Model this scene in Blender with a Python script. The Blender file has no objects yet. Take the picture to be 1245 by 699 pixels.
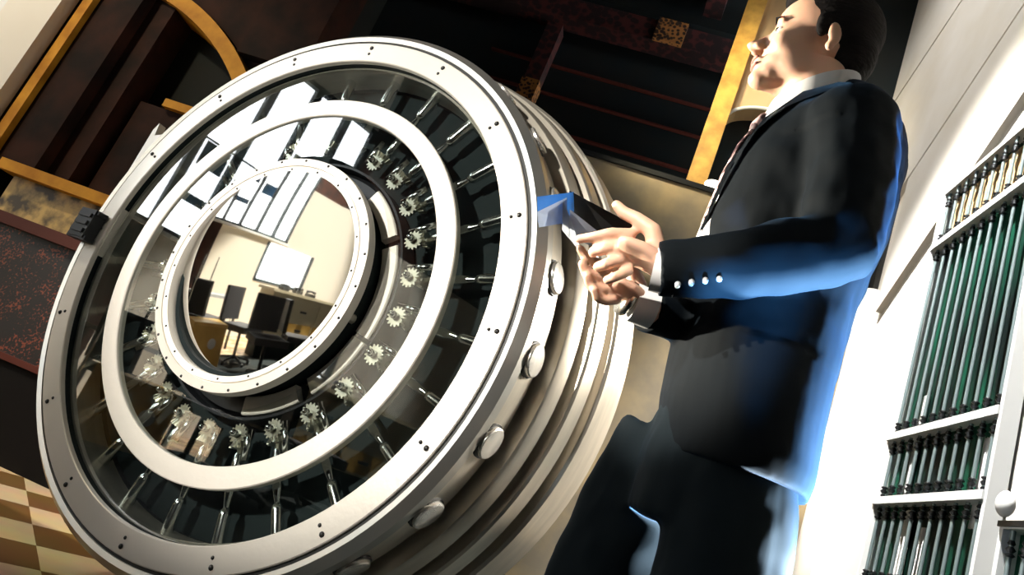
import bpy, bmesh, math, random
from mathutils import Vector, Matrix, noise
random.seed(4)
sc = bpy.context.scene
C = sc.collection
PI = math.pi
R = math.radians

# ------------------------------------------------------------------ materials
MATS = {}
def mat(name, col, rough=.5, metal=0., bump=0., bscale=20., col2=None, nscale=4., stretch=(1, 1, 1),
        spec=.5, coat=0., sheen=0., sheen_col=None, ndetail=4, lo=.35, hi=.65, emit=None, estr=0, aniso=0., sss=0):
    m = bpy.data.materials.new(name); m.use_nodes = True
    nt = m.node_tree; b = nt.nodes['Principled BSDF']
    b.inputs['Base Color'].default_value = (*col, 1)
    b.inputs['Roughness'].default_value = rough
    b.inputs['Metallic'].default_value = metal
    b.inputs['Specular IOR Level'].default_value = spec
    b.inputs['Coat Weight'].default_value = coat
    b.inputs['Coat Roughness'].default_value = .15
    b.inputs['Sheen Weight'].default_value = sheen
    if sheen_col: b.inputs['Sheen Tint'].default_value = (*sheen_col, 1); b.inputs['Sheen Roughness'].default_value = .35
    if emit: b.inputs['Emission Color'].default_value = (*emit, 1); b.inputs['Emission Strength'].default_value = estr
    if sss:
        b.inputs['Subsurface Weight'].default_value = sss; b.inputs['Subsurface Radius'].default_value = (.012, .004, .002)
    if col2 or bump:
        tc = nt.nodes.new('ShaderNodeTexCoord'); mp = nt.nodes.new('ShaderNodeMapping')
        mp.inputs['Scale'].default_value = stretch
        nt.links.new(tc.outputs['Object'], mp.inputs['Vector'])
        n = nt.nodes.new('ShaderNodeTexNoise'); n.inputs['Scale'].default_value = nscale; n.inputs['Detail'].default_value = ndetail
        nt.links.new(mp.outputs[0], n.inputs['Vector'])
        if col2:
            r = nt.nodes.new('ShaderNodeValToRGB')
            r.color_ramp.elements[0].color = (*col, 1); r.color_ramp.elements[1].color = (*col2, 1)
            r.color_ramp.elements[0].position = lo; r.color_ramp.elements[1].position = hi
            nt.links.new(n.outputs['Fac'], r.inputs[0]); nt.links.new(r.outputs[0], b.inputs['Base Color'])
        if bump:
            n2 = nt.nodes.new('ShaderNodeTexNoise'); n2.inputs['Scale'].default_value = bscale; n2.inputs['Detail'].default_value = 3
            nt.links.new(mp.outputs[0], n2.inputs['Vector'])
            bp = nt.nodes.new('ShaderNodeBump'); bp.inputs['Strength'].default_value = bump; bp.inputs['Distance'].default_value = .01
            nt.links.new(n2.outputs['Fac'], bp.inputs['Height']); nt.links.new(bp.outputs[0], b.inputs['Normal'])
    MATS[name] = m
    return m

RINGM = mat('ring_steel', (.84, .78, .70), rough=.36, metal=.35, col2=(.78, .74, .66), nscale=3, bump=.05, bscale=60, stretch=(1, 1, 1))
RIMM = mat('rim_steel', (.62, .58, .52), rough=.3, metal=.85, col2=(.5, .5, .47), nscale=5)
BODYM = mat('brushed_steel', (.78, .71, .60), rough=.28, metal=.8, col2=(.62, .57, .48), nscale=4, stretch=(1, 6, 1))
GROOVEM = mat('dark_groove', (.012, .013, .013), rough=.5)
BRASSM = mat('bolt_brass', (.62, .52, .34), rough=.28, metal=.9)
BOLTM = mat('bolt_steel', (.85, .82, .76), rough=.25, metal=.8)
CHROME = mat('chrome', (.8, .82, .8), rough=.14, metal=1.)
GEARM = mat('gear_steel', (.62, .60, .50), rough=.28, metal=1.)
BLACKM = mat('black_enamel', (.010, .015, .016), rough=.7, spec=.1)
SCREWM = mat('screw_dark', (.03, .03, .03), rough=.4, metal=.5)
BLKMET = mat('black_iron', (.02, .022, .025), rough=.35, metal=.6)
LENSM = mat('porthole_mirror_glass', (.93, .91, .86), rough=.03, metal=1.)

def glass(name, fac, col=(1, 1, 1)):
    m = bpy.data.materials.new(name); m.use_nodes = True; nt = m.node_tree
    nt.nodes.clear()
    o = nt.nodes.new('ShaderNodeOutputMaterial'); mx = nt.nodes.new('ShaderNodeMixShader')
    t = nt.nodes.new('ShaderNodeBsdfTransparent'); g = nt.nodes.new('ShaderNodeBsdfGlossy')
    t.inputs[0].default_value = (*col, 1); g.inputs['Roughness'].default_value = .02
    lw = nt.nodes.new('ShaderNodeLayerWeight'); lw.inputs['Blend'].default_value = .25
    ma = nt.nodes.new('ShaderNodeMath'); ma.operation = 'MULTIPLY_ADD'; ma.inputs[1].default_value = .8; ma.inputs[2].default_value = fac
    nt.links.new(lw.outputs['Facing'], ma.inputs[0]); nt.links.new(ma.outputs[0], mx.inputs[0])
    nt.links.new(t.outputs[0], mx.inputs[1]); nt.links.new(g.outputs[0], mx.inputs[2]); nt.links.new(mx.outputs[0], o.inputs[0])
    return m
GLASSM = glass('cover_glass', .082, (.9, .95, .93))

SUIT = mat('navy_suit', (.0038, .0058, .0074), rough=.8, spec=.08, sheen=.06, sheen_col=(.12, .36, .8), bump=.25, bscale=9)
TROU = mat('navy_trousers', (.008, .013, .016), rough=.8, spec=.08, sheen=.08, sheen_col=(.15, .4, .8), bump=.25, bscale=7)
SHIRT = mat('white_cotton', (.85, .85, .84), rough=.7)
SKIN = mat('skin', (.72, .42, .28), rough=.5, col2=(.80, .50, .36), nscale=9, sss=.15)
HAIRM = mat('dark_hair', (.006, .005, .005), rough=.8, spec=.1, bump=.5, bscale=60, stretch=(1, 1, 3))
LIPM = mat('lip', (.50, .18, .14), rough=.45)
EYEM = mat('eye_white', (.75, .72, .68), rough=.2)
IRISM = mat('iris_dark', (.02, .012, .008), rough=.1)
SHOEM = mat('black_leather', (.01, .01, .01), rough=.25)
PAPER = mat('pale_paper', (.70, .76, .84), rough=.5)
PAPER2 = mat('blue_paper', (.10, .32, .66), rough=.4)
COVERM = mat('black_leatherette', (.008, .009, .011), rough=.5)
NAVYBTN = mat('button_horn', (.55, .58, .6), rough=.3)
WATCHM = mat('watch_metal', (.8, .78, .7), rough=.2, metal=1.)

WALLW = mat('cream_wall', (.86, .83, .78), rough=.75, col2=(.82, .78, .72), nscale=1.5)
STONE = mat('grey_cream_stone', (.80, .77, .72), rough=.6, col2=(.66, .61, .52), nscale=2.2, ndetail=8, lo=.3, hi=.7)
ROOMW = mat('room_wall', (.80, .76, .66), rough=.8)
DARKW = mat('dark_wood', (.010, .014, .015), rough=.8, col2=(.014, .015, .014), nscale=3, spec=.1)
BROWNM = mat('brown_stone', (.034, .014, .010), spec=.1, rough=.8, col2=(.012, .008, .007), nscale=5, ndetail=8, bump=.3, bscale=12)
GOLDM = mat('gilded_wood', (.62, .30, .035), rough=.6, spec=.1, col2=(.40, .17, .02), nscale=7, ndetail=6)
GOLD2 = mat('gilt_post', (.72, .42, .07), rough=.5, col2=(.42, .22, .03), nscale=9)
MARBLE = mat('golden_marble', (.62, .42, .15), rough=.45, spec=.2, col2=(.06, .045, .028), nscale=9, ndetail=8, lo=.42, hi=.60)
PLINTH = mat('near_black_stone', (.006, .005, .005), rough=.7, spec=.1)
MAROON = mat('maroon_moulding', (.09, .022, .015), rough=.6, spec=.2)
TANW = mat('tan_wall', (.62, .44, .24), rough=.7)
STEELP = mat('partition_steel', (.62, .48, .27), rough=.38, metal=.6, col2=(.28, .25, .20), nscale=2.5, ndetail=5)
IRONW = mat('painted_ironwork', (.20, .26, .27), rough=.35, metal=.3)
IRONL = mat('white_painted_steel', (.82, .84, .84), rough=.35)
WOODY = mat('yellow_oak', (.72, .46, .13), rough=.4, col2=(.6, .36, .09), nscale=5)
CREAMP = mat('cream_laminate', (.74, .66, .46), rough=.4)
FABB = mat('black_upholstery', (.012, .012, .014), rough=.7)
SEATG = mat('grey_plastic', (.35, .36, .36), rough=.5)
LAMPM = mat('opal_lamp', (.9, .88, .8), emit=(1, .93, .78), estr=6)
BRICKM = mat('pale_render', (.75, .73, .7), rough=.8)
BLUEG = mat('blue_window_glass', (.03, .10, .22), rough=.1)

def ornament(name, a, b, sc_=28, thr=.5, c=None):
    m = bpy.data.materials.new(name); m.use_nodes = True; nt = m.node_tree; p = nt.nodes['Principled BSDF']
    tc = nt.nodes.new('ShaderNodeTexCoord')
    v = nt.nodes.new('ShaderNodeTexVoronoi'); v.inputs['Scale'].default_value = sc_
    n = nt.nodes.new('ShaderNodeTexNoise'); n.inputs['Scale'].default_value = sc_ * .13; n.inputs['Detail'].default_value = 5
    nt.links.new(tc.outputs['Object'], v.inputs[0]); nt.links.new(tc.outputs['Object'], n.inputs[0])
    ad = nt.nodes.new('ShaderNodeMath'); ad.operation = 'MULTIPLY'
    nt.links.new(v.outputs['Distance'], ad.inputs[0]); nt.links.new(n.outputs['Fac'], ad.inputs[1])
    r = nt.nodes.new('ShaderNodeValToRGB'); r.color_ramp.interpolation = 'LINEAR'
    e = r.color_ramp.elements; e[0].color = (*a, 1); e[0].position = thr * .42; e[1].color = (*b, 1); e[1].position = thr * .62
    nt.links.new(ad.outputs[0], r.inputs[0]); nt.links.new(r.outputs[0], p.inputs['Base Color']); p.inputs['Roughness'].default_value = .6
    return m
REDORN = ornament('red_gilt_carving', (.006, .004, .004), (.22, .045, .02), 95, .74)
BEAMORN = ornament('painted_beam', (.012, .004, .004), (.07, .014, .012), 14, .6)
ROSEORN = ornament('gilt_rosette', (.02, .008, .005), (.40, .16, .04), 26, .5)

def floor_mat():
    m = bpy.data.materials.new('diamond_tile_floor'); m.use_nodes = True; nt = m.node_tree; p = nt.nodes['Principled BSDF']
    tc = nt.nodes.new('ShaderNodeTexCoord')
    mp = nt.nodes.new('ShaderNodeMapping'); mp.inputs['Rotation'].default_value = (0, 0, R(45)); mp.inputs['Scale'].default_value = (3.8, 3.8, 1)
    nt.links.new(tc.outputs['Object'], mp.inputs[0])
    ck = nt.nodes.new('ShaderNodeTexChecker'); ck.inputs['Scale'].default_value = 1
    ck.inputs[1].default_value = (.78, .60, .36, 1); ck.inputs[2].default_value = (.22, .115, .04, 1)
    nt.links.new(mp.outputs[0], ck.inputs[0])
    n = nt.nodes.new('ShaderNodeTexNoise'); n.inputs['Scale'].default_value = 5; n.inputs['Detail'].default_value = 6
    nt.links.new(tc.outputs['Object'], n.inputs[0])
    mx = nt.nodes.new('ShaderNodeMixRGB'); mx.blend_type = 'MULTIPLY'; mx.inputs[0].default_value = .55
    nt.links.new(ck.outputs[0], mx.inputs[1]); nt.links.new(n.outputs['Color'], mx.inputs[2])
    nt.links.new(mx.outputs[0], p.inputs['Base Color']); p.inputs['Roughness'].default_value = .28
    return m
FLOORM = floor_mat()
def window_glass():
    m = bpy.data.materials.new('green_window_glass'); m.use_nodes = True; nt = m.node_tree; p = nt.nodes['Principled BSDF']
    tc = nt.nodes.new('ShaderNodeTexCoord'); mp = nt.nodes.new('ShaderNodeMapping'); mp.inputs['Scale'].default_value = (1, 3.2, .9)
    nt.links.new(tc.outputs['Object'], mp.inputs[0])
    n = nt.nodes.new('ShaderNodeTexNoise'); n.inputs['Scale'].default_value = 2.3; n.inputs['Detail'].default_value = 2
    nt.links.new(mp.outputs[0], n.inputs[0])
    r = nt.nodes.new('ShaderNodeValToRGB'); e = r.color_ramp.elements
    e[0].position = .4; e[0].color = (.003, .008, .008, 1); e[1].position = .66; e[1].color = (.006, .07, .04, 1)
    nt.links.new(n.outputs['Fac'], r.inputs[0]); nt.links.new(r.outputs[0], p.inputs['Base Color']); p.inputs['Roughness'].default_value = .6; p.inputs['Specular IOR Level'].default_value = .1
    return m
WGLASS = window_glass()

# ------------------------------------------------------------------ mesh helpers
def link(name, bm, m, parent=None, smooth=False, mtx=None, bevel=0, autosm=None):
    me = bpy.data.meshes.new(name)
    if bevel:
        es = [e for e in bm.edges if len(e.link_faces) == 2 and e.calc_face_angle(0) > R(35)]
        if es: bmesh.ops.bevel(bm, geom=es, offset=bevel, segments=2, affect='EDGES', profile=.6, clamp_overlap=True)
    bmesh.ops.recalc_face_normals(bm, faces=bm.faces)
    bm.to_mesh(me); bm.free()
    if not isinstance(m, (list, tuple)): m = [m]
    for x in m: me.materials.append(x)
    if smooth:
        for p in me.polygons: p.use_smooth = True
        if autosm: me.set_sharp_from_angle(angle=R(autosm))
    o = bpy.data.objects.new(name, me); C.objects.link(o)
    if parent: o.parent = parent
    if mtx is not None: o.matrix_local = mtx
    return o
def tag(o, label=None, cat=None, group=None, kind=None):
    if label: o['label'] = label
    if cat: o['category'] = cat
    if group: o['group'] = group
    if kind: o['kind'] = kind
    return o
def thing(name, label, cat, loc=(0, 0, 0), rz=0, group=None):
    o = bpy.data.objects.new(name, None); C.objects.link(o); o.empty_display_size = .1
    o.location = loc; o.rotation_euler = (0, 0, rz)
    return tag(o, label, cat, group)
def struct(name, bm, m, parent=None, **k):
    o = link(name, bm, m, parent, **k)
    if not parent: o['kind'] = 'structure'
    return o
def box(bm, x0, x1, y0, y1, z0, z1, mtx=None, mi=0):
    v = [bm.verts.new(p) for p in [(x0, y0, z0), (x1, y0, z0), (x1, y1, z0), (x0, y1, z0), (x0, y0, z1), (x1, y0, z1), (x1, y1, z1), (x0, y1, z1)]]
    if mtx is not None:
        for q in v: q.co = mtx @ q.co
    for f in [(0, 3, 2, 1), (4, 5, 6, 7), (0, 1, 5, 4), (1, 2, 6, 5), (2, 3, 7, 6), (3, 0, 4, 7)]:
        fc = bm.faces.new([v[i] for i in f]); fc.material_index = mi
def B(*a, **k):
    bm = bmesh.new(); box(bm, *a, **k); return bm
def frame_of(d):
    d = Vector(d).normalized(); u = Vector((0, 0, 1)) if abs(d.z) < .95 else Vector((0, 1, 0))
    a = d.cross(u).normalized(); b = a.cross(d).normalized()
    return a, b
def tube(bm, pts, rad, n=16, flat=None, cap=True, up=None):
    """loft of (elliptic) sections along pts; rad = list of r or (ra, rb)"""
    pts = [Vector(p) for p in pts]; rings = []
    for i, p in enumerate(pts):
        d = (pts[min(i + 1, len(pts) - 1)] - pts[max(i - 1, 0)])
        if up is not None:
            a = Vector(up).cross(d).normalized(); b = d.cross(a).normalized()
        else: a, b = frame_of(d)
        r = rad[i] if isinstance(rad, (list, tuple)) else rad
        ra, rb = r if isinstance(r, (list, tuple)) else (r, r)
        rings.append([bm.verts.new(p + a * ra * math.cos(2 * PI * k / n) + b * rb * math.sin(2 * PI * k / n)) for k in range(n)])
    for i in range(len(rings) - 1):
        for k in range(n):
            bm.faces.new([rings[i][k], rings[i][(k + 1) % n], rings[i + 1][(k + 1) % n], rings[i + 1][k]])
    if cap:
        bm.faces.new(rings[0][::-1]); bm.faces.new(rings[-1])
def zloft(bm, secs, n=32):
    """secs: (z, cx, cy, rx, ry) horizontal elliptic rings"""
    rings = []
    for z, cx, cy, rx, ry in secs:
        rings.append([bm.verts.new((cx + rx * math.cos(2 * PI * k / n), cy + ry * math.sin(2 * PI * k / n), z)) for k in range(n)])
    for i in range(len(rings) - 1):
        for k in range(n): bm.faces.new([rings[i][k], rings[i][(k + 1) % n], rings[i + 1][(k + 1) % n], rings[i + 1][k]])
    bm.faces.new(rings[0][::-1]); bm.faces.new(rings[-1])
def ell(bm, c, r, seg=20, rot=None):
    m = Matrix.Translation(c) @ (rot or Matrix.Identity(4)) @ Matrix.Diagonal((*r, 1))
    bmesh.ops.create_uvsphere(bm, u_segments=seg, v_segments=seg // 2 + 2, radius=1, matrix=m)
def caps(bm, a, b, ra, rb, n=14):
    a, b = Vector(a), Vector(b)
    tube(bm, [a, b], [ra, rb], n); ell(bm, a, (ra,) * 3, 14); ell(bm, b, (rb,) * 3, 14)
def chain(bm, pts, rs):
    for i in range(len(pts) - 1): caps(bm, pts[i], pts[i + 1], rs[i], rs[i + 1])
def lathe(bm, prof, n=96, axis='Y', a0=0, a1=2 * PI, center=(0, 0, 0), mi=0):
    """prof (r, s) closed loop, revolved about local Y"""
    full = abs(a1 - a0 - 2 * PI) < 1e-6; m = n if full else n + 1; rings = []
    for k in range(m):
        t = a0 + (a1 - a0) * k / n
        rings.append([bm.verts.new((center[0] + r * math.cos(t), center[1] + s, center[2] + r * math.sin(t))) for r, s in prof])
    for k in range(n):
        A, Bq = rings[k], rings[(k + 1) % m]
        for i in range(len(prof)):
            j = (i + 1) % len(prof)
            f = bm.faces.new([A[i], Bq[i], Bq[j], A[j]]); f.material_index = mi
    if not full: bm.faces.new(rings[0]); bm.faces.new(rings[-1][::-1])
def rect(r0, r1, s0, s1, ch=.0):
    if ch: return [(r0, s0 + ch), (r0 + ch, s0), (r1 - ch, s0), (r1, s0 + ch), (r1, s1), (r0, s1)]
    return [(r0, s0), (r1, s0), (r1, s1), (r0, s1)]
def remesh(name, bm, m, parent, voxel=.005, smooth=6, disp=None, subdiv=False):
    me = bpy.data.meshes.new('tmp'); bmesh.ops.recalc_face_normals(bm, faces=bm.faces); bm.to_mesh(me); bm.free()
    t = bpy.data.objects.new('tmp', me); C.objects.link(t)
    md = t.modifiers.new('r', 'REMESH'); md.mode = 'VOXEL'; md.voxel_size = voxel; md.use_smooth_shade = True
    if smooth:
        s = t.modifiers.new('s', 'SMOOTH'); s.factor = .5; s.iterations = smooth
    dg = bpy.context.evaluated_depsgraph_get(); dg.update()
    out = bpy.data.meshes.new_from_object(t.evaluated_get(dg)); bpy.data.objects.remove(t); bpy.data.meshes.remove(me)
    out.name = name
    if disp:
        cs = [(v.co.copy(), v.normal.copy()) for v in out.vertices]
        for v, (a_, b_) in zip(out.vertices, cs): v.co = disp(a_, b_)
    out.materials.clear(); out.materials.append(m)
    for p in out.polygons: p.use_smooth = True
    o = bpy.data.objects.new(name, out); C.objects.link(o)
    if parent: o.parent = parent
    return o
def copy_to(o, parent, mtx=None):
    c = o.copy(); C.objects.link(c); c.parent = parent
    if mtx is not None: c.matrix_local = mtx
    for ch in list(o.children): copy_to(ch, c)
    return c
def rotY(a): return Matrix.Rotation(-a, 4, 'Y')   # +a turns x towards z

# ------------------------------------------------------------------ camera (rolled, looking slightly up)
X_ = Vector((0.92884068, -0.32268166, 0.18202071)); Y_ = Vector((0.07586114, -0.31524516, -0.94597335)); Z_ = Vector((0.3626294, 0.89246682, -0.26833353))
cam = bpy.data.cameras.new('camera'); co = bpy.data.objects.new('camera', cam); C.objects.link(co)
cam.sensor_width = 36; cam.lens = 841.71 * 36 / 1245
M3 = Matrix((X_, Y_, Z_))           # rows: world axes in camera axes
co.matrix_world = Matrix.Translation((0, 0, .75)) @ M3.to_4x4()
cam.clip_start = .02
sc.camera = co

# ------------------------------------------------------------------ the room
ZC = 6.4
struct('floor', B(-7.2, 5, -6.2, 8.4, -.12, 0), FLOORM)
struct('floor_dark_hall', B(-5.2, -.95, -5.5, 1.7, 0, .004), DARKW)  # added dark sheet so the cover glass mirrors no bright tiles
struct('floor_dark_vault', B(-.95, 1.1, -1.5, 3.6, 0, .004), DARKW)  # dark overlay put in so the plug's steel reflects black
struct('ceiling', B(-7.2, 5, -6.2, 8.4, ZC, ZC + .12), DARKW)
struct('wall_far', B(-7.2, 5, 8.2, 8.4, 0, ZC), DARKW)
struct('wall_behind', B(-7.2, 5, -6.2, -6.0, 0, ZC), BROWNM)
# left wall with a long band of windows
wl = bmesh.new()
WY0, WY1, WZ0, WZ1 = -1.12, 1.36, 1.93, 4.45
box(wl, -7.2, -7.0, -.62, .70, 0, WZ0); box(wl, -7.2, -7.0, -6, -2.05, 0, WZ0)
box(wl, -7.2, -7.0, -2.05, -.62, 0, 1.12); box(wl, -7.2, -7.0, -2.05, -.62, 1.86, WZ0); box(wl, -7.2, -7.0, WY0, WY1, WZ1, ZC)
box(wl, -7.2, -7.0, -6, WY0, WZ0, 3.15); pass
struct('wall_left', wl, [ROOMW])
struct('wall_left_rear', B(-7.2, -7.0, WY1, 8.2, 0, ZC), BROWNM); struct('wall_left_dark', B(-7.2, -7.0, .70, WY1, 0, WZ0), BROWNM)  # stretch below the window coloured dark so the cover glass mirrors it dark
struct('wall_left_upper', B(-7.2, -7.0, -6, WY0, 3.15, ZC), BROWNM)  # upper wall darkened to keep its reflection in the cover glass dark
w1 = thing('window_1', None, None, (-7.05, 0, WZ0)); w1['kind'] = 'structure'
for k, y in enumerate([-.68, -.20, .28, .74, 1.21]):
    link('mullion', B(-.06, .06, y - .04, y + .04, 0, WZ1 - WZ0), BLACKM, w1)
fr = bmesh.new(); h = WZ1 - WZ0
box(fr, -.05, .05, WY0, WY1, 0, .05); box(fr, -.05, .05, WY0, WY1, h - .06, h); box(fr, -.05, .05, WY0, WY0 + .05, 0, h); box(fr, -.05, .05, WY1 - .05, WY1, 0, h)
link('window_frame', fr, BLACKM, w1)
link('transom', B(-.02, .02, WY0, WY1, 1.16, 1.175), BLKMET, w1)
link('window_sill', B(-.1, .12, WY0 - .05, WY1 + .05, -.04, 0), IRONL, w1)

w2 = thing('window_2', None, None, (-7.05, -1.335, 1.12)); w2['kind'] = 'structure'
fr = bmesh.new(); box(fr, -.05, .06, .64, .72, -.02, .74); box(fr, -.05, .06, -.715, .715, -.04, .02); box(fr, -.05, .06, -.72, -.68, 0, .74)
link('window_frame', fr, BLACKM, w2)
for y, z, hh, ww in ((.50, .85, .30, .30), (.02, .72, .22, .34), (.98, .95, .22, .34), (.52, .42, .10, .36), (-.45, 1.5, .12, .3)):
    link('outside_plate', B(-.03, -.01, y - ww / 2, y + ww / 2, z, z + hh), BLUEG, w1)  # flat blue pieces added in place of the building outside

# right wall: lower white wall, slanting stone courses above
struct('wall_right', B(1.13, 1.33, -6, 3.60, 0, 3.9), WALLW)
def yz(y1, z1): return (y1 * 1.1, .75 + (z1 - .75) * 1.1)
def course(name, lo, hi, m, y0, y1, x0=1.10, x1=1.13):
    bm = bmesh.new(); n = 2; vs = []
    for x in (x0, x1):
        vs.append([bm.verts.new((x, y, f(y))) for f, ys in ((lo, (y0, y1)), (hi, (y1, y0))) for y in ys])
    bm.faces.new(vs[0]); bm.faces.new(vs[1][::-1])
    for i in range(4): bm.faces.new([vs[0][i], vs[1][i], vs[1][(i + 1) % 4], vs[0][(i + 1) % 4]])
    return struct(name, bm, m, bevel=.004)
def line(yc, zc, s): 
    Y0, Z0 = yz(yc, zc)
    return lambda y: Z0 + (Y0 - y) * s
LB = line(2.56, 2.45, .60); LS2 = line(3.14, 2.82, .4375); LS1 = line(3.67, 3.65, .209); LE = line(4.6, 5.02, .02)
G = .011
course('trim_1', LB, lambda y: LS2(y) - G, STONE, 1.2, 3.46)
course('trim_2', lambda y: LS2(y) + G, lambda y: LS1(y) - G, STONE, 1.2, 5.4)
course('trim_3', lambda y: LS1(y) + G, LE, STONE, 1.2, 5.9)
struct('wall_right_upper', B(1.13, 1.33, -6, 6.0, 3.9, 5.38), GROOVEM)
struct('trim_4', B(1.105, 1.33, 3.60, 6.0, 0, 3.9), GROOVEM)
# rounded upright strip at the end of the white wall
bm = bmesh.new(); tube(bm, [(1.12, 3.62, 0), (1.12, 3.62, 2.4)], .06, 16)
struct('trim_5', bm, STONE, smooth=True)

# barred windows in the right wall
def spear(bm, y, z, up=1):
    s = [(0, .006), (.006, .013), (.012, .006), (.02, .013), (.03, .005), (.036, .010), (.055, .002)]
    tube(bm, [(0, y, z + up * a) for a, r in s], [r for a, r in s], 8)
def grille(y0, y1, z0, rails, ztop, label, nb, knob=False, curtains=()):
    g = thing('barred_window', label, 'window', (1.085, (y0 + y1) / 2, z0), 0, 'barred windows in the white wall')
    oy = (y0 + y1) / 2
    w = y1 - y0
    link('pane', B(.028, .034, -w / 2, w / 2, 0, ztop - z0), WGLASS, g)
    fr = bmesh.new()
    for a, b_ in ((-w / 2 - .012, -w / 2 + .006), (w / 2 - .006, w / 2 + .012)): box(fr, -.015, .034, a, b_, 0, ztop - z0)
    box(fr, -.015, .034, -w / 2 - .012, w / 2 + .012, ztop - z0, ztop - z0 + .02)
    link('frame', fr, IRONL, g, bevel=.002)
    for r in rails:
        link('rail', B(-.022, .018, -w / 2, w / 2, r - z0 - .014, r - z0 + .014), IRONL, g, bevel=.003)
    zs = sorted(rails + [ztop - .004])
    bar0 = None; fin0 = None
    for i in range(nb):
        y = -w / 2 + w * (i + .6) / nb
        if bar0 is None:
            b = bmesh.new(); tube(b, [(0, 0, 0), (0, 0, ztop - z0)], .0062, 10)
            bar0 = link('bar', b, IRONW, g, smooth=True, autosm=40); o = bar0
            fb = bmesh.new()
            for zz in zs: spear(fb, 0, zz - z0 - .066); spear(fb, 0, zz - z0 + (.062 if zz < ztop - .05 else -.012), -1) if zz < ztop - .05 else None
            fin0 = link('finial', fb, BLKMET, bar0, smooth=True)
            bar0.location = (0, y, 0)
        else:
            o = bar0.copy(); C.objects.link(o); o.location = (0, y, 0)
            f = fin0.copy(); C.objects.link(f); f.parent = o
    for (cy, cw, za, zb) in curtains:
        b = bmesh.new()
        n = 12
        vs = []
        for i in range(n + 1):
            yy = cy - cw / 2 + cw * i / n; xx = .020 + .004 * math.sin(i * 1.9)
            vs.append([bm_ for bm_ in (b.verts.new((xx, yy, za)), b.verts.new((xx, yy, zb)))])
        for i in range(n): b.faces.new([vs[i][0], vs[i + 1][0], vs[i + 1][1], vs[i][1]])
        link('curtain', b, TANW if za > 1.6 else SHIRT, g, smooth=True)
    return g
g1 = grille(2.13, 2.87, .55, [.92, 1.235, 1.49, 2.335], 2.60, 'tall barred window on the white wall, with dark green glass, beside the man', 11,
            curtains=((.08, .5, 1.83, 2.02), (.15, .09, 0, .66), (.03, .05, 0, .6), (.2, .05, .7, 1.1), (-.28, .06, .6, .88)))
g2 = grille(1.15, 2.02, .3, [.70], 1.14, 'low barred window at the right edge of the picture', 14, curtains=((.2, .5, 0, .7),))
kb = bmesh.new(); ell(kb, (-.03, .41, .90), (.02, .03, .035)); link('knob', kb, SHIRT, g2, smooth=True)
b = bmesh.new(); box(b, -.02, .034, -.45, .45, .845, .86); link('cap_rail', b, BLKMET, g2)

# left rear wall: arcade with pilasters, gilt edges, marble and carved panel
YL = 3.2
aw = bmesh.new()
box(aw, -7.0, -2.2, YL + .25, YL + .45, 0, ZC)
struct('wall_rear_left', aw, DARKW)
struct('trim_6', B(-4.02, -3.70, YL - .12, YL + .25, 0, ZC), WALLW)          # cream pier
struct('trim_7', B(-5.2, -4.02, YL - .02, YL + .25, 0, ZC), IRONL)
struct('trim_8', B(-3.645, -3.585, YL - .06, YL + .25, 1.40, ZC), GOLDM)
struct('trim_9', B(-3.70, -3.645, YL - .03, YL + .25, 0, ZC), PLINTH)
struct('trim_10', B(-3.585, -3.33, YL - .02, YL + .25, 1.385, ZC), BROWNM)
struct('trim_11', B(-3.33, -3.18, YL + .06, YL + .25, 1.385, ZC), BROWNM)
struct('trim_12', B(-2.62, -2.2, YL + .0, YL + .25, 2.45, ZC), BROWNM)
# gilt arch
bm = bmesh.new(); lathe(bm, rect(1.47, 1.56, -.05, .2), n=48, a0=R(0), a1=R(100), center=(-3.59, YL + .07, 1.22))
struct('trim_13', bm, GOLDM)
bm = bmesh.new(); lathe(bm, rect(1.57, 1.95, .0, .2), n=48, a0=R(0), a1=R(100), center=(-3.59, YL + .07, 1.22))
struct('trim_14', bm, BROWNM)
struct('trim_15', B(-2.95, -2.35, YL + .1, YL + .25, 2.03, 2.08), GOLDM)
struct('trim_16', B(-3.12, -2.35, YL + .14, YL + .25, 1.385, 2.03), BROWNM)
counter = thing('panelled_counter', 'low panelled counter of golden marble and dark red carving left of the vault door', 'counter', (-3.0, YL, 0))
link('ledge', B(-.46, .8, -.10, .24, 1.325, 1.385), GOLDM, counter, bevel=.006)
link('marble_panel', B(-.40, .8, -.03, .24, 1.12, 1.325), MARBLE, counter)
link('moulding', B(-.42, .8, -.07, .24, 1.06, 1.12), MAROON, counter, bevel=.012)
link('carved_panel', B(-.62, .8, -.03, .24, .47, 1.06), REDORN, counter)
link('base_moulding', B(-.64, .8, -.06, .24, .44, .47), MAROON, counter, bevel=.008)
link('plinth', B(-.66, .8, -.04, .24, 0, .44), PLINTH, counter)

# far ceiling timbers and painted beam
beam = struct('trim_17', B(-4.6, 1.6, 6.35, 6.6, 5.70, 5.96), BEAMORN)
bm = bmesh.new()
for z, w in ((5.33, .03), (4.96, .03), (4.52, .04), (4.1, .03), (3.6, .03)):
    box(bm, -2.6, 1.4, 6.75, 6.8, z, z + w * .6)
struct('trim_18', bm, MAROON)
struct('trim_19', B(-4.6, 1.6, 6.8, 7.0, 0, ZC), DARKW)
bm = bmesh.new(); box(bm, -.82, -.5, 6.3, 6.35, 5.69, 5.97); struct('trim_20', bm, ROSEORN, bevel=.01)
bm = bmesh.new(); box(bm, -2.02, -1.84, 6.5, 6.7, 4.92, 5.70); struct('trim_21', bm, BEAMORN)
bm = bmesh.new(); box(bm, -2.03, -1.83, 6.48, 6.7, 0, 4.92); struct('trim_22', bm, ROSEORN)
bm = bmesh.new()
for (y, z, w) in ((5.4, 6.3, .25), (4.4, 6.3, .25), (7.2, 6.2, .2)): box(bm, -4.6, 1.1, y, y + w, z - .1, ZC)
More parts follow.
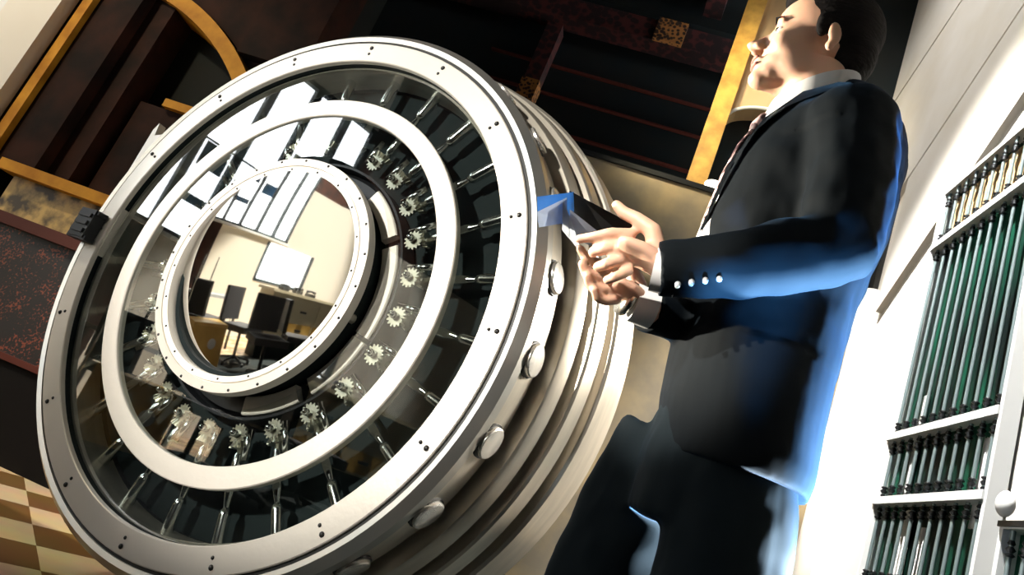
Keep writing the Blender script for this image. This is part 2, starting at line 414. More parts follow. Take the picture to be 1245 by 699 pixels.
for x in (-3.2, -1.9, -.4): box(bm, x, x + .2, 3.8, 6.4, 6.2, ZC)
struct('trim_23', bm, BEAMORN)

# steel partition behind the man with gilt post above
part = thing('steel_partition', 'brushed steel partition between the vault door and the man', 'partition', (.3, 3.75, 0))
link('panel', B(-1.15, .78, -.1, .1, 0, 2.70), STEELP, part, bevel=.004)
link('top_rail', B(-1.17, .80, -.115, .12, 2.70, 2.73), BLKMET, part, bevel=.004)
def slab(name, poly, y0, y1, m):
    bm = bmesh.new(); a = [bm.verts.new((x, y0, z)) for x, z in poly]; c = [bm.verts.new((x, y1, z)) for x, z in poly]
    bm.faces.new(a); bm.faces.new(c[::-1]); n = len(poly)
    for i in range(n): bm.faces.new([a[i], c[i], c[(i + 1) % n], a[(i + 1) % n]])
    return struct(name, bm, m)
struct('trim_24', B(.005, .125, 3.86, 3.95, 2.0, ZC), GOLD2, bevel=.01)
# tan wall with a dark arched opening next to the post
poly = [(.125, ZC), (.125, 3.42)] + [(.42 - .295 * math.cos(R(t)), 3.42 + .13 * math.sin(R(t))) for t in range(10, 171, 10)] + [(.715, 3.42), (.72, 3.42), (.45, 4.0), (.45, ZC)]
slab('trim_25', poly, 3.95, 4.1, TANW)
slab('trim_26', [(.125, 2.0), (1.1, 2.0), (1.1, ZC), (.125, ZC)], 4.12, 4.2, DARKW)
bm = bmesh.new(); tube(bm, [(.42 - .30 * math.cos(R(t)), 3.94, 3.41 + .135 * math.sin(R(t))) for t in range(0, 181, 10)], .012, 8)
struct('trim_27', bm, SHIRT, smooth=True)
lamp = thing('dome_lamp', 'small white dome lamp on top of the steel partition', 'lamp', (.165, 3.72, 2.73))
b = bmesh.new(); ell(b, (0, 0, .06), (.055, .055, .022)); link('shade', b, LAMPM, lamp, smooth=True)
b = bmesh.new(); tube(b, [(0, 0, 0), (0, 0, .05)], .012, 10); link('stem', b, BLKMET, lamp)

# ------------------------------------------------------------------ vault door
YAW = .316
CZ = 1.0935
vd = thing('vault_door', 'round steel bank vault door standing open with glazed bolt mechanism facing out', 'vault door', (-1.137, 1.9695, 0), -YAW)
T0 = Matrix.Translation((0, 0, CZ))
def part_(name, prof, m, n=128, a0=0, a1=2 * PI, smooth=True, parent=vd, mats=None):
    bm = bmesh.new(); lathe(bm, prof, n=n, a0=a0, a1=a1)
    return link(name, bm, m, parent, smooth=smooth, autosm=30, mtx=T0 if parent is vd else None)
outer = part_('outer_ring', rect(.808, .885, -.006, .012, .003), RINGM)
part_('seam', rect(.884, .896, .004, .03), GROOVEM)
part_('rim', [(.896, .0), (.912, -.004), (.937, .018), (.94, .05), (.90, .055), (.892, .03)], RIMM)
part_('bolt_housing', [(.80, .03), (.925, .05), (.932, .06), (.936, .13), (.936, .141), (.80, .141)], BODYM)
part_('groove', rect(.80, .915, .14, .175), GROOVEM, n=96)
part_('door_step', [(.80, .174), (.972, .174), (.978, .18), (.992, .228), (.80, .228)], BODYM)
part_('groove', rect(.80, .965, .227, .26), GROOVEM, n=96)
part_('door_step', [(.80, .259), (1.012, .259), (1.02, .265), (1.032, .318), (.80, .318)], BODYM)
part_('groove', rect(.80, 1.0, .317, .352), GROOVEM, n=96)
part_('door_step', [(.80, .351), (1.045, .351), (1.055, .357), (1.068, .49), (1.05, .51), (.80, .51)], BODYM)
part_('back_plate', [(.02, .46), (.85, .46), (.85, .50), (.02, .50)], BLACKM)
part_('mechanism_plate', rect(.02, .81, .16, .18), BLACKM)
part_('inner_wall', rect(.808, .83, .0125, .17), BLACKM)
mid = part_('middle_ring', rect(.598, .662, .018, .045, .003), RINGM)
bm = bmesh.new(); va = []
for k in range(128):
    t = 2 * PI * k / 128; va.append([bm.verts.new((q * math.cos(t), .026, q * math.sin(t))) for q in (.437, .812)])
for k in range(128): bm.faces.new([va[k][0], va[k][1], va[(k + 1) % 128][1], va[(k + 1) % 128][0]])
link('cover_glass', bm, GLASSM, vd, mtx=T0)
# porthole housing
part_('porthole_drum', rect(.33, .372, .01, .17), BLACKM)
part_('porthole_sleeve', rect(.442, .450, .088, .14), BLKMET)
part_('porthole_base', [(.36, .115), (.425, .115), (.450, .14), (.450, .16), (.36, .16)], BLKMET)
for a0, a1 in ((34, 60), (-12, 29), (-42, -14), (-75, -48)):
    o = part_('collar_segment', rect(.380, .436, .080, .108, .004), RINGM, a0=R(a0), a1=R(a1), n=24)
for a in (-8, 80, 170, 260):
    c, s = math.cos(R(a)), math.sin(R(a))
    b = bmesh.new(); tube(b, [(c * .362, .03, s * .362), (c * .362, .06, s * .362)], .018, 12)
    link('clamp_boss', b, RIMM, vd, mtx=T0)
pr = part_('porthole_ring', [(.345, -.010), (.349, -.020), (.366, -.022), (.367, -.016), (.370, -.016), (.371, -.022), (.398, -.020), (.400, -.012), (.400, .012), (.345, .012)], RINGM)
# porthole glass: convex, leaning slightly down
TH, RC, RG = R(5), 4.0, .347
bm = bmesh.new(); rings = []; nr, na = 20, 72
cen = bm.verts.new((0, 0, 0))
for i in range(1, nr + 1):
    r = RG * i / nr; dz = RC - math.sqrt(RC * RC - r * r)
    rings.append([bm.verts.new((r * math.cos(2 * PI * k / na), dz, r * math.sin(2 * PI * k / na))) for k in range(na)])
for k in range(na): bm.faces.new([cen, rings[0][k], rings[0][(k + 1) % na]])
for i in range(nr - 1):
    for k in range(na): bm.faces.new([rings[i][k], rings[i + 1][k], rings[i + 1][(k + 1) % na], rings[i][(k + 1) % na]])
gl = link('porthole_glass', bm, LENSM, vd, smooth=True, mtx=T0 @ Matrix.Translation((0, -.012, 0)) @ Matrix.Rotation(TH, 4, 'X'))
# screws
sb = bmesh.new(); tube(sb, [(0, 0, 0), (0, -.002, 0), (0, -.0055, 0)], [.0075, .0075, .004], 12)
def screws(parent, r, angs, y, s=1.0):
    base = None
    for a in angs:
        c, q = math.cos(R(a)), math.sin(R(a))
        M = Matrix.Translation((r * c, y, r * q)) @ rotY(R(a)) @ Matrix.Scale(s, 4)
        if screws.me is None:
            o = link('screw', sb, SCREWM, parent, smooth=True, mtx=M); screws.me = o.data
        else:
            o = bpy.data.objects.new('screw', screws.me); C.objects.link(o); o.parent = parent; o.matrix_local = M
screws.me = None
screws(outer, .862, [1 + 22.5 * i for i in range(16)], -.006, 1.0)
screws(outer, .838, [1 + 22.5 * i for i in range(16)], -.006, .7)
screws(pr, .390, [4 + 15 * i for i in range(24)], -.0205, .6)
screws(pr, .357, [11 + 18 * i for i in range(20)], -.021, .5)
# 25 radial rods and locking bolts
rb = bmesh.new()
prof = [(.49, .010), (.545, .010), (.553, .016), (.585, .016), (.66, .016), (.70, .009), (.71, .0165), (.72, .018), (.80, .018)]
tube(rb, [(r, .095, 0) for r, q in prof], [q for r, q in prof], 16)
db = bmesh.new(); tube(db, [(.91, .092, 0), (.948, .092, 0), (.951, .092, 0), (.9515, .092, 0)], [.045, .045, .042, .04], 28)
cb = bmesh.new(); tube(cb, [(.92, .092, 0), (.9385, .092, 0)], [.051, .050], 28)
def gear_mesh(r, n, th, cone=.7):
    g = bmesh.new(); m = n * 4; ri = []
    for s, k in ((0, 1), (th, cone)):
        ring = []
        for i in range(m):
            t = 2 * PI * i / m; rr = (r if i % 4 in (0, 1) else r * .78) * k
            ring.append(g.verts.new((rr * math.cos(t), s, rr * math.sin(t))))
        ri.append(ring)
    for i in range(m): g.faces.new([ri[0][i], ri[0][(i + 1) % m], ri[1][(i + 1) % m], ri[1][i]])
    g.faces.new(ri[0][::-1]); g.faces.new(ri[1])
    return g
ga = gear_mesh(.03, 14, .02)          # bevel gear, axis along Y
bmesh.ops.transform(ga, matrix=Matrix.Rotation(R(90), 4, 'Z'), verts=ga.verts)   # axis along X (radial)
gb = gear_mesh(.032, 14, .02)
lk = bmesh.new(); tube(lk, [(0, .0, 0), (0, -.02, 0), (0, -.03, 0)], [.012, .011, .005], 12)
br = bmesh.new(); tube(br, [(-.03, 0, .036), (.06, 0, .036)], .011, 12)
first = None
for i in range(25):
    a = R(-.6 + 14.4 * i); M = T0 @ rotY(a)
    if first is None:
        rod = link('radial_rod', rb, CHROME, vd, smooth=True, autosm=40, mtx=M)
        bolt = link('locking_bolt', db, BOLTM, vd, smooth=True, autosm=20, mtx=M)
        col = link('bolt_collar', cb, GROOVEM, bolt, smooth=True, autosm=30)
        o1 = link('bevel_gear', ga, GEARM, rod, smooth=False, mtx=Matrix.Translation((.535, .090, 0)))
        o2 = link('pinion', gb, GEARM, rod, smooth=False, mtx=Matrix.Translation((.496, .070, .0)))
        o3 = link('pivot_nut', lk, CHROME, rod, smooth=True, mtx=Matrix.Translation((.496, .07, 0)))
        o4 = link('link_bar', br, CHROME, rod, smooth=True, mtx=Matrix.Translation((.51, .08, .0)))
        first = rod
    else:
        copy_to(first, vd, M); copy_to(bolt, vd, M)
# hinge plate at the left edge with its black clamp
bm = bmesh.new()
poly = [(-.90, -.11), (-.90, .425), (-.885, .455), (-.872, .40), (-.81, .415), (-.80, -.11)]
a = [bm.verts.new((x, .032, z)) for x, z in poly]; c = [bm.verts.new((x, .062, z)) for x, z in poly]
bm.faces.new(a[::-1]); bm.faces.new(c)
for i in range(len(poly)): bm.faces.new([a[i], c[i], c[(i + 1) % len(poly)], a[(i + 1) % len(poly)]])
bmesh.ops.translate(bm, verts=bm.verts, vec=(0, -.026, 0))
# keep clear of the ring: slide outwards
for v in bm.verts:
    if v.co.x > -.87 and v.co.z < .40:
        pass
link('hinge_plate', bm, RINGM, vd, mtx=T0)
bm = bmesh.new(); box(bm, -.925, -.835, -.055, -.008, -.075, .035); box(bm, -.935, -.825, -.05, -.012, .02, .035); box(bm, -.935, -.825, -.05, -.012, -.082, -.066)
for zz in (-.05, -.02, .01): box(bm, -.915, -.845, -.062, -.05, zz - .008, zz + .008)
link('black_clamp', bm, BLKMET, vd, mtx=T0, bevel=.003)
# crane hinge carrying the door from behind
bm = bmesh.new(); box(bm, -.25, .25, .50, .62, -CZ, .6); box(bm, -.9, .25, .52, .60, .3, .45)
link('crane_hinge', bm, BLKMET, vd, mtx=T0, bevel=.01)

# ------------------------------------------------------------------ the man
man = thing('person', 'person in a dark navy suit and tie looking up while holding an open notebook', 'person', (.2, 1.2, 0))
MI = Matrix.Translation((-.2, -1.2, 0))
def mp(o): o.matrix_local = MI; return o
Yc = 1.2
H = bmesh.new()
# head
ell(H, (.166, Yc, 1.795), (.096, .075, .088), 28)
ell(H, (.125, Yc, 1.742), (.062, .060, .088), 24)
ell(H, (.118, Yc, 1.690), (.058, .050, .042), 24)
ell(H, (.072, Yc, 1.659), (.022, .023, .019)); ell(H, (.092, Yc, 1.672), (.036, .036, .027))
caps(H, (.078, Yc, 1.772), (.048, Yc, 1.735), .008, .011)
ell(H, (.042, Yc, 1.732), (.014, .011, .011), 14)
for s in (-1, 1):
    ell(H, (.052, Yc + s * .012, 1.727), (.012, .007, .008), 12)
    ell(H, (.079, Yc + s * .027, 1.778), (.011, .020, .007), 14)
    ell(H, (.105, Yc + s * .034, 1.728), (.036, .024, .034), 16)
    ell(H, (.135, Yc + s * .036, 1.690), (.048, .022, .036), 16)
    ell(H, (.172, Yc + s * .078, 1.742), (.013, .006, .026), 16, Matrix.Rotation(R(-12), 4, 'Y'))
    ell(H, (.170, Yc + s * .074, 1.716), (.009, .007, .012), 12)
ell(H, (.060, Yc, 1.697), (.011, .022, .006), 14)
ell(H, (.062, Yc, 1.684), (.011, .019, .006), 14)
# neck and torso (inside the clothes)
tube(H, [(.172, Yc, 1.71), (.178, Yc, 1.64), (.198, Yc, 1.57), (.215, Yc, 1.50)], [(.056, .060), (.055, .058), (.058, .062), (.07, .09)], 24, up=(0, 1, 0))
ell(H, (.118, Yc, 1.612), (.012, .012, .018), 12)
zloft(H, [(.92, .21, Yc, .09, .13), (1.1, .20, Yc, .11, .14), (1.3, .205, Yc, .12, .155), (1.48, .215, Yc, .11, .16), (1.56, .22, Yc, .07, .09)])
# arms
chain(H, [(.22, 1.03, 1.48), (.238, .985, 1.25), (.03, .975, 1.125)], [.055, .040, .026])
chain(H, [(.24, 1.37, 1.50), (.27, 1.36, 1.25), (.02, 1.12, 1.112)], [.055, .040, .026])
# legs
chain(H, [(.205, 1.13, .92), (.235, 1.095, .50), (.26, 1.08, .10)], [.070, .052, .042])
chain(H, [(.165, 1.275, .92), (.085, 1.31, .50), (.10, 1.33, .10)], [.070, .052, .042])
# near (left) hand : palm + fingers
def palm(pts, w, t): tube(H, pts, [(t[i], w[i]) for i in range(len(pts))], 16, up=(0, 0, 1))
def palm2(c0, c1, c2, r):
    for c, q in zip((c0, c1, c2), r): ell(H, c, q, 16)
tube(H, [(.045, .975, 1.128), (.01, .975, 1.132), (-.02, .977, 1.140), (-.045, .98, 1.142), (-.058, .982, 1.142)],
     [(.020, .024), (.018, .029), (.016, .038), (.015, .041), (.011, .036)], 18, up=(0, 1, 0))
fing = [
    [(-.050, .980, 1.168), (-.078, .975, 1.158), (-.100, .980, 1.146), (-.122, .990, 1.139)],
    [(-.052, .981, 1.148), (-.078, .976, 1.132), (-.094, .988, 1.126), (-.096, 1.006, 1.130)],
    [(-.046, .981, 1.128), (-.067, .975, 1.110), (-.080, .990, 1.106), (-.080, 1.008, 1.112)],
    [(-.034, .981, 1.112), (-.050, .976, 1.094), (-.060, .988, 1.090), (-.061, 1.004, 1.096)]]
for f_, r0 in zip(fing, (.0098, .0100, .0095, .0083)): chain(H, f_, [r0, r0 * .95, r0 * .86, r0 * .74])
chain(H, [(-.002, .975, 1.150), (-.020, .970, 1.180), (-.048, .975, 1.193), (-.072, .985, 1.201), (-.086, .990, 1.212)], [.016, .0135, .0112, .0105, .0085])
# far (right) hand : fingers curl up under the notebook
tube(H, [(.03, 1.12, 1.112), (-.005, 1.115, 1.118), (-.035, 1.10, 1.122), (-.060, 1.088, 1.122)],
     [(.020, .024), (.018, .030), (.016, .036), (.012, .034)], 18, up=(0, 1, 0))
ff = [
    [(-.055, 1.086, 1.146), (-.085, 1.070, 1.140), (-.108, 1.060, 1.138), (-.122, 1.052, 1.148)],
    [(-.056, 1.086, 1.128), (-.080, 1.070, 1.118), (-.100, 1.058, 1.114), (-.110, 1.050, 1.124)],
    [(-.050, 1.088, 1.112), (-.070, 1.072, 1.099), (-.087, 1.060, 1.096), (-.095, 1.050, 1.106)],
    [(-.040, 1.090, 1.098), (-.056, 1.074, 1.084), (-.070, 1.062, 1.081), (-.078, 1.052, 1.090)]]
for f_, r0 in zip(ff, (.0098, .0100, .0095, .0083)): chain(H, f_, [r0, r0 * .95, r0 * .88, r0 * .78])
chain(H, [(-.015, 1.118, 1.140), (-.035, 1.115, 1.168), (-.062, 1.100, 1.188), (-.085, 1.09, 1.200)], [.016, .013, .011, .0085])
body = mp(remesh('body', H, SKIN, man, voxel=.0036, smooth=3))
bm = bmesh.new(); bm.from_mesh(body.data)
vs = [v for v in bm.verts if v.co.z > 1.60 and v.co.x > .060 and abs(v.co.y - Yc) < .070]
v2 = [v for v in vs if v.co.x > .088]
for _ in range(10): bmesh.ops.smooth_vert(bm, verts=v2, factor=.5, use_axis_x=True, use_axis_y=True, use_axis_z=True)
for _ in range(3): bmesh.ops.smooth_vert(bm, verts=vs, factor=.5, use_axis_x=True, use_axis_y=True, use_axis_z=True)
for _ in range(12): bmesh.ops.smooth_vert(bm, verts=v2, factor=.5, use_axis_x=True, use_axis_y=True, use_axis_z=True)
bm.to_mesh(body.data); bm.free()
for p in body.data.polygons: p.use_smooth = True
hair = bmesh.new()
ell(hair, (.183, Yc, 1.808), (.095, .084, .090), 28)
ell(hair, (.222, Yc, 1.755), (.052, .066, .060), 24)
ell(hair, (.135, Yc, 1.868), (.062, .058, .030), 20)
for s in (-1, 1): ell(hair, (.150, Yc + s * .069, 1.765), (.014, .010, .030), 14)
mp(remesh('hair', hair, HAIRM, man, voxel=.004, smooth=3))
for s in (-1, 1):
    b = bmesh.new(); ell(b, (.0835, Yc + s * .029, 1.757), (.012, .012, .0095), 16)
    e = mp(link('eye', b, EYEM, man, smooth=True))
    b = bmesh.new(); ell(b, (.0745, Yc + s * .030, 1.759), (.0045, .0055, .0055), 12); link('iris', b, IRISM, e, smooth=True)
    b = bmesh.new(); tube(b, [(.071, Yc + s * .012, 1.782), (.066, Yc + s * .026, 1.789), (.078, Yc + s * .042, 1.784)], [.0014, .0024, .001], 8)
    mp(link('eyebrow', b, HAIRM, man, smooth=True))
b = bmesh.new(); ell(b, (.0545, Yc, 1.6975), (.008, .021, .0045), 14); ell(b, (.0565, Yc, 1.6845), (.008, .018, .0055), 14)
mp(link('lips', b, LIPM, man, smooth=True))
# shirt collar, shirt front, tie, cuffs
b = bmesh.new()
n = 40; r1 = []
for k in range(n):
    t = 2 * PI * k / n; cx = math.cos(t)
    x = .180 + .072 * cx; y = Yc + .074 * math.sin(t); zb = 1.572 + .048 * (cx + 1); hgt = .046
    q = []
    for dr, dz in ((0, 0), (-.008, hgt), (.002, hgt + .004), (.010, -.004)):
        q.append(b.verts.new((x + dr * cx, y + dr * math.sin(t), zb + dz - .012)))
    r1.append(q)
for k in range(n):
    A, Bq = r1[k], r1[(k + 1) % n]
    for i in range(4): b.faces.new([A[i], Bq[i], Bq[(i + 1) % 4], A[(i + 1) % 4]])
mp(link('shirt_collar', b, SHIRT, man, smooth=True, autosm=50))
b = bmesh.new()
zloft(b, [(1.15, .145, Yc, .080, .09), (1.30, .140, Yc, .088, .10), (1.42, .148, Yc, .082, .11), (1.50, .165, Yc, .078, .11), (1.565, .178, Yc, .072, .08), (1.60, .18, Yc, .064, .066)])
mp(remesh('shirt', b, SHIRT, man, voxel=.006, smooth=4))
b = bmesh.new()
tube(b, [(.104, Yc - .004, 1.572), (.094, Yc - .004, 1.552), (.092, Yc - .004, 1.535)], [(.012, .022), (.012, .018), (.009, .012)], 12, up=(0, 1, 0))
tube(b, [(.090, Yc - .004, 1.538), (.076, Yc - .004, 1.50), (.064, Yc - .004, 1.43), (.058, Yc - .004, 1.33)], [(.006, .012), (.006, .018), (.005, .026), (.005, .032)], 12, up=(0, 1, 0))
TIEM = ornament('patterned_tie', (.05, .02, .025), (.75, .50, .48), 60, .4)
mp(link('tie', b, TIEM, man, smooth=True))
for (p0, p1) in (((.035, .972, 1.127), (-.001, .974, 1.124)), ((.02, 1.122, 1.112), (-.016, 1.112, 1.110))):
    b = bmesh.new(); tube(b, [p0, p1], [.034, .033], 20); mp(link('shirt_cuff', b, SHIRT, man, smooth=True, autosm=40))
b = bmesh.new(); tube(b, [(-.022, 1.112, 1.112), (-.030, 1.108, 1.113)], [.0315, .031], 20); mp(link('watch_strap', b, WATCHM, man, smooth=True))
# jacket
J = bmesh.new()
zloft(J, [(.900, .217, Yc, .124, .196), (.93, .218, Yc, .126, .200), (1.0, .208, Yc, .131, .196), (1.1, .203, Yc, .133, .184), (1.2, .203, Yc, .137, .178), (1.32, .207, Yc, .148, .195),
          (1.42, .212, Yc, .150, .205), (1.50, .222, Yc, .142, .205), (1.56, .232, Yc, .122, .165), (1.62, .243, Yc, .080, .100), (1.665, .246, Yc, .048, .070)], 40)
ell(J, (.225, 1.04, 1.49), (.080, .070, .072), 24); ell(J, (.235, 1.36, 1.50), (.085, .075, .075), 24)
chain(J, [(.222, 1.02, 1.475), (.236, .99, 1.36), (.238, .978, 1.258)], [.074, .066, .060])
tube(J, [(.265, .975, 1.262), (.20, .973, 1.220), (.11, .972, 1.168), (.002, .972, 1.126)], [.052, .056, .050, .044], 24)
chain(J, [(.25, 1.38, 1.49), (.28, 1.38, 1.36), (.275, 1.36, 1.252)], [.078, .070, .064])
tube(J, [(.29, 1.38, 1.255), (.20, 1.29, 1.20), (.10, 1.20, 1.145), (.008, 1.122, 1.110)], [.056, .057, .050, .044], 24)
def jdisp(v, n_):
    a = 0
    if v.z < 1.45: a += .006 * noise.noise(Vector((v.x * 9, v.y * 9, v.z * 5)))
    if v.z > 1.1: a += .004 * noise.noise(Vector((v.x * 22 + v.z * 14, v.y * 18, v.z * 20 - v.x * 16)))
    q = v + n_ * a
    # open front neckline
    return q
jk = mp(remesh('jacket', J, SUIT, man, voxel=.006, smooth=5, disp=jdisp))
# lapels
for s in (-1, 1):
    b = bmesh.new()
    L = [(.240, .070, 1.655), (.205, .088, 1.632), (.150, .092, 1.590), (.100, .085, 1.520), (.066, .055, 1.420), (.058, .018, 1.300)]
    O = [(.246, .088, 1.640), (.222, .118, 1.612), (.175, .140, 1.560), (.108, .138, 1.500), (.074, .105, 1.430), (.062, .030, 1.295)]
    va = [b.verts.new((x - .004, Yc + s * y, z)) for x, y, z in L]; vb = [b.verts.new((x - .004, Yc + s * (y + .004), z)) for x, y, z in O]
    for i in range(len(L) - 1): b.faces.new([va[i], va[i + 1], vb[i + 1], vb[i]])
    bmesh.ops.solidify(b, geom=b.faces[:], thickness=.005)
    mp(link('lapel', b, SUIT, man, smooth=True, autosm=40))
for i in range(4):
    b = bmesh.new(); x = .038 + i * .017; tube(b, [(x, .942 - i * .0015, 1.102 + i * .009), (x, .9355 - i * .0015, 1.096 + i * .009)], [.0046, .0036], 10)
    mp(link('sleeve_button', b, NAVYBTN, man, smooth=True))
# trousers
T = bmesh.new()
zloft(T, [(.80, .19, Yc, .11, .150), (.90, .195, Yc, .118, .160), (.98, .20, Yc, .115, .155), (1.05, .20, Yc, .105, .15)], 36)
tube(T, [(.215, 1.115, .93), (.228, 1.105, .80), (.235, 1.10, .66), (.24, 1.095, .50), (.26, 1.09, .28), (.268, 1.085, .065)], [(.092, .088), (.094, .094), (.088, .092), (.078, .080), (.073, .078), (.075, .09)], 28, up=(1, 0, 0))
tube(T, [(.150, 1.29, .93), (.118, 1.30, .80), (.094, 1.305, .66), (.085, 1.31, .50), (.095, 1.32, .28), (.105, 1.33, .065)], [(.098, .118), (.095, .108), (.088, .098), (.078, .085), (.073, .078), (.075, .09)], 28, up=(1, 0, 0))
def tdisp(v, n_): return v + n_ * (.008 * noise.noise(Vector((v.x * 12, v.y * 12, v.z * 6))) + .003 * noise.noise(Vector((v.x * 30, v.y * 30, v.z * 22))))
mp(remesh('trousers', T, TROU, man, voxel=.007, smooth=4, disp=tdisp))
for cx, cy in ((.215, 1.085), (.055, 1.33)):
    b = bmesh.new()
    ell(b, (cx - .0, cy, .045), (.075, .045, .042)); ell(b, (cx - .09, cy, .03), (.07, .042, .027)); ell(b, (cx + .05, cy, .04), (.045, .038, .04))
    o = mp(remesh('shoe', b, SHOEM, man, voxel=.006, smooth=3))
# notebook held in both hands
nb = thing('notebook', 'slim dark notebook with pale blue pages held open in the hands', 'notebook', (-.10, 1.03, 1.165))
def plate(name, pts, th, m):
    b = bmesh.new(); v = [b.verts.new(Vector(p) - Vector((-.10, 1.03, 1.165))) for p in pts]; b.faces.new(v)
    bmesh.ops.solidify(b, geom=b.faces[:], thickness=th)
    return link(name, b, m, nb, bevel=.001)
plate('cover', [(-.160, .965, 1.200), (-.052, .992, 1.190), (-.052, 1.125, 1.192), (-.160, 1.100, 1.196)], .006, COVERM)
plate('back_cover', [(-.130, .972, 1.192), (-.066, .998, 1.172), (-.066, 1.10, 1.178), (-.130, 1.095, 1.185)], .010, COVERM)
plate('page_block', [(-.165, .968, 1.186), (-.120, 1.000, 1.135), (-.118, 1.080, 1.150), (-.165, 1.080, 1.180)], .006, PAPER)
plate('page_block', [(-.150, .975, 1.175), (-.090, .998, 1.160), (-.090, 1.07, 1.163), (-.150, 1.07, 1.170)], .006, PAPER)
plate('loose_sheet', [(-.205, .975, 1.178), (-.152, .965, 1.200), (-.150, 1.08, 1.196), (-.205, 1.06, 1.172)], .002, PAPER2)
plate('loose_sheet', [(-.198, .985, 1.158), (-.160, .970, 1.190), (-.158, 1.06, 1.188), (-.198, 1.05, 1.160)], .002, PAPER)

# ------------------------------------------------------------------ furniture seen reflected in the porthole
cab = thing('low_cabinet', 'yellow oak low cabinet with a round knob reflected in the porthole', 'cabinet', (-4.5, .95, 0))
link('body', B(-.25, .22, -.24, .26, .04, .52), WOODY, cab, bevel=.01)
link('door', B(.22, .235, -.22, .24, .08, .49), WOODY, cab, bevel=.004)
b = bmesh.new(); ell(b, (.245, -.06, .30), (.02, .06, .06)); link('knob', b, IRONL, cab, smooth=True)
link('plinth', B(-.23, .2, -.22, .24, 0, .04), BLACKM, cab)
def rods(x, y, label):
    t = thing('floor_rod', label, 'pole', (x, y, 0), 0, 'brass poles reflected in the porthole')
    b = bmesh.new(); tube(b, [(0, 0, .02), (0, 0, 1.25)], .012, 10); link('pole', b, WATCHM, t, smooth=True)
    b = bmesh.new(); tube(b, [(0, 0, 0), (0, 0, .02)], .12, 24); link('base', b, BLKMET, t)
rods(-5.0, 1.22, 'slim brass pole behind the yellow cabinet, nearer the window end')
rods(-5.0, .98, 'slim brass pole behind the yellow cabinet, nearer the chairs')
lc = thing('long_counter', 'long cream counter with drawers reflected in the porthole', 'counter', (-5.2, -1.2, 0))
link('body', B(-.3, .25, -1.3, 1.0, .35, 1.0), CREAMP, lc, bevel=.01)
link('worktop', B(-.34, .30, -1.35, 1.05, 1.0, 1.04), CREAMP, lc, bevel=.005)
link('recess', B(-.25, .1, -1.25, .95, 0, .35), BLACKM, lc)
for i in range(3):
    y = -.95 + i * .62
    d = link('drawer', B(.25, .27, y - .28, y + .28, .62, .94), CREAMP, lc, bevel=.004)
    link('handle', B(.27, .30, y - .06, y + .06, .77, .80), BLKMET, d)
    d = link('drawer', B(.25, .27, y - .28, y + .28, .38, .59), WOODY, lc, bevel=.004)
    link('handle', B(.27, .30, y - .06, y + .06, .48, .51), BLKMET, d)
def chair(x, y, rz, label, group=None):
    t = thing('office_chair', label, 'chair', (x, y, 0), rz, 'office chairs reflected in the porthole')
    link('seat', B(-.24, .24, -.24, .24, .42, .50), FABB, t, bevel=.03)
    b = B(-.22, .22, .22, .28, .55, .98, mtx=Matrix.Rotation(R(-6), 4, 'X')); link('backrest', b, FABB, t, bevel=.03)
    b = bmesh.new(); tube(b, [(0, 0, .08), (0, 0, .42)], .025, 12); link('column', b, BLKMET, t)
    b = bmesh.new()
    for k in range(5):
        a_ = 2 * PI * k / 5; tube(b, [(0, 0, .09), (.26 * math.cos(a_), .26 * math.sin(a_), .05)], [.02, .014], 8)
        ell(b, (.26 * math.cos(a_), .26 * math.sin(a_), .028), (.026, .026, .028), 10)
    link('base', b, BLKMET, t)
    b = bmesh.new(); tube(b, [(0, .1, .45), (0, .27, .47), (0, .30, .60)], .015, 8); link('back_arm', b, BLKMET, t)
chair(-4.7, .30, R(60), 'black office chair right beside the yellow cabinet, reflected in the porthole')
chair(-3.9, .25, R(100), 'black office chair nearest the vault door, reflected in the porthole')
chair(-5.2, .78, R(-30), 'black office chair farthest from the vault door, by the window wall')
chair(-4.3, -.55, R(20), 'black office chair drawn up to the long cream counter')
def telephone(x, y, z, label):
    t = thing('telephone', label, 'telephone', (x, y, z), 0, 'telephones on the cream counter')
    link('base', B(-.08, .08, -.07, .07, 0, .05), FABB, t, bevel=.01)
    b = bmesh.new(); tube(b, [(0, -.1, .075), (0, 0, .09), (0, .1, .075)], [.024, .015, .024], 12); link('handset', b, FABB, t, smooth=True)
for i, y in enumerate((-.45, -.75, -1.05)):
    telephone(-5.1, y, 1.04, ['black telephone on the cream counter, nearest the chairs', 'black telephone in the middle of the cream counter', 'black telephone on the cream counter, farthest from the chairs'][i])
tb = thing('side_table', 'grey side table with dark legs by the cream counter', 'table', (-5.9, .55, 0))
link('tabletop', B(-.3, .3, -.5, .5, .72, .76), SEATG, tb, bevel=.005)
for sx in (-.26, .26):
    for sy in (-.46, .46): link('leg', B(sx - .02, sx + .02, sy - .02, sy + .02, 0, .72), BLKMET, tb)

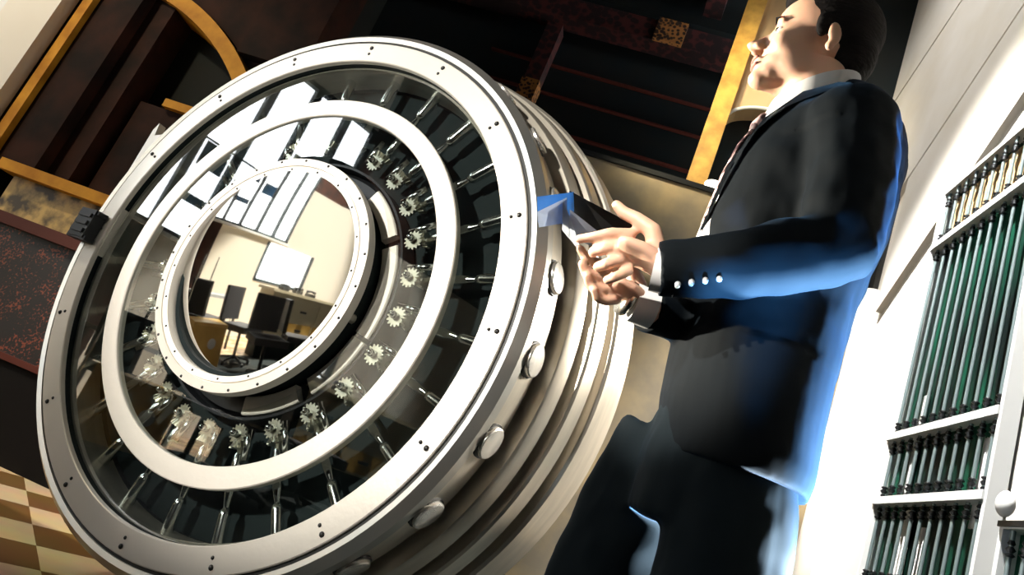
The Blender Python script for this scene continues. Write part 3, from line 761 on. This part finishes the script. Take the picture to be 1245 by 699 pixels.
# ------------------------------------------------------------------ light
w = bpy.data.worlds.new('world'); sc.world = w; w.use_nodes = True
bg = w.node_tree.nodes['Background']; bg.inputs[0].default_value = (.93, .97, 1, 1); bg.inputs[1].default_value = 12.5
def area(name, loc, target, sx, sy, power, col, portal=False):
    l = bpy.data.lights.new(name, 'AREA'); l.shape = 'RECTANGLE'; l.size = sx; l.size_y = sy; l.energy = power; l.color = col
    o = bpy.data.objects.new(name, l); C.objects.link(o); o.location = loc
    o.rotation_euler = (Vector(target) - Vector(loc)).to_track_quat('-Z', 'Y').to_euler()
    if portal: l.cycles.is_portal = True
    return o
area('window_portal', (-6.9, (WY0 + WY1) / 2, (WZ0 + WZ1) / 2), (0, (WY0 + WY1) / 2, (WZ0 + WZ1) / 2), WZ1 - WZ0, WY1 - WY0, 1, (1, 1, 1), True)
def spot(name, loc, target, power, size, blend, col, rad=.05):
    l = bpy.data.lights.new(name, 'SPOT'); l.energy = power; l.spot_size = R(size); l.spot_blend = blend; l.color = col; l.shadow_soft_size = rad
    o = bpy.data.objects.new(name, l); C.objects.link(o); o.location = loc
    o.rotation_euler = (Vector(target) - Vector(loc)).to_track_quat('-Z', 'Y').to_euler()
    return o
spot('low_blue_fill', (1.0, 1.28, .30), (.33, 1.10, .68), 6500, 20, .5, (.74, .88, 1), .04)  # no lamp stands here; added to brighten the back of the trousers
spot('back_blue_fill', (1.02, 1.42, .60), (.38, 1.15, 1.05), 3000, 32, .6, (.26, .56, 1), .05)  # added cool spot, gives the jacket back a blue edge
spot('forearm_blue_fill', (.20, .895, .72), (.16, .945, 1.15), 230, 31, .5, (.14, .46, 1), .02)  # unseen helper in mid-air, throws blue under the forearm
spot('stone_fill', (-.5, 1.5, 5.8), (1.1, 3.3, 3.5), 900, 50, .9, (1, .97, .92), .2)  # added to lift the stone courses, no fixture there
spot('plug_fill', (1.05, 2.55, 1.9), (-.05, 2.35, .75), 1100, 70, .6, (1, .93, .82), .1)  # helper spot brightening the right side of the plug
spot('hand_fill', (-2.5, -1.5, 2.2), (-.06, 1.0, 1.14), 2000, 6, .4, (1, .93, .84), .03)  # narrow helper beam put in for the near hand
spot('hall_furniture_fill', (-4.6, -.6, 6.0), (-5.9, -.6, .4), 17000, 42, .6, (1, .95, .84), .15)  # added above the furniture to brighten its image in the porthole
spot('hall_wall_fill', (-4.4, -1.0, 5.6), (-7.0, -1.5, 2.1), 7000, 46, .8, (1, .96, .88), .15)  # added so the wall mirrored in the porthole comes out lighter
spot('right_wall_fill', (-.5, 1.5, 5.2), (1.13, 3.0, .85), 5500, 36, .45, (1, .97, .92), .1)  # unseen spot added to whiten the lower right wall
spot('face_fill_warm', (-4.2, 2.3, .75), (.1, 1.14, 1.5), 6500, 15, .4, (1, .9, .74), .06)  # added warm spot without a fixture, aimed at the man's face
spot('door_fill', (-3.6, -3.0, 2.2), (-.95, 2.0, 1.28), 3600, 20, .35, (1, .95, .86), .12)  # helper spot added to brighten the door rings
spot('arcade_fill', (-4.6, 1.2, 3.9), (-3.1, 3.2, 1.5), 420, 60, .6, (1, .84, .58), .1)  # added warm fill for the arcade, no fixture modelled
spot('tile_fill', (-4.2, 1.2, 3.6), (-2.2, 2.9, 0), 700, 28, .6, (1, .92, .76), .1)  # extra spot added to brighten the floor tiles by the counter
spot('post_fill', (-.4, 2.9, 3.6), (.1, 3.9, 3.3), 150, 90, .6, (1, .85, .55), .1)  # added warm fill for the gilt post and partition

sc.view_settings.view_transform = 'Standard'; sc.view_settings.look = 'None'
sc.view_settings.gamma = 1; sc.view_settings.use_curve_mapping = False
sc.view_settings.exposure = -.72
sc.cycles.max_bounces = 8; sc.cycles.sample_clamp_indirect = 6
sc.cycles.use_denoising = True
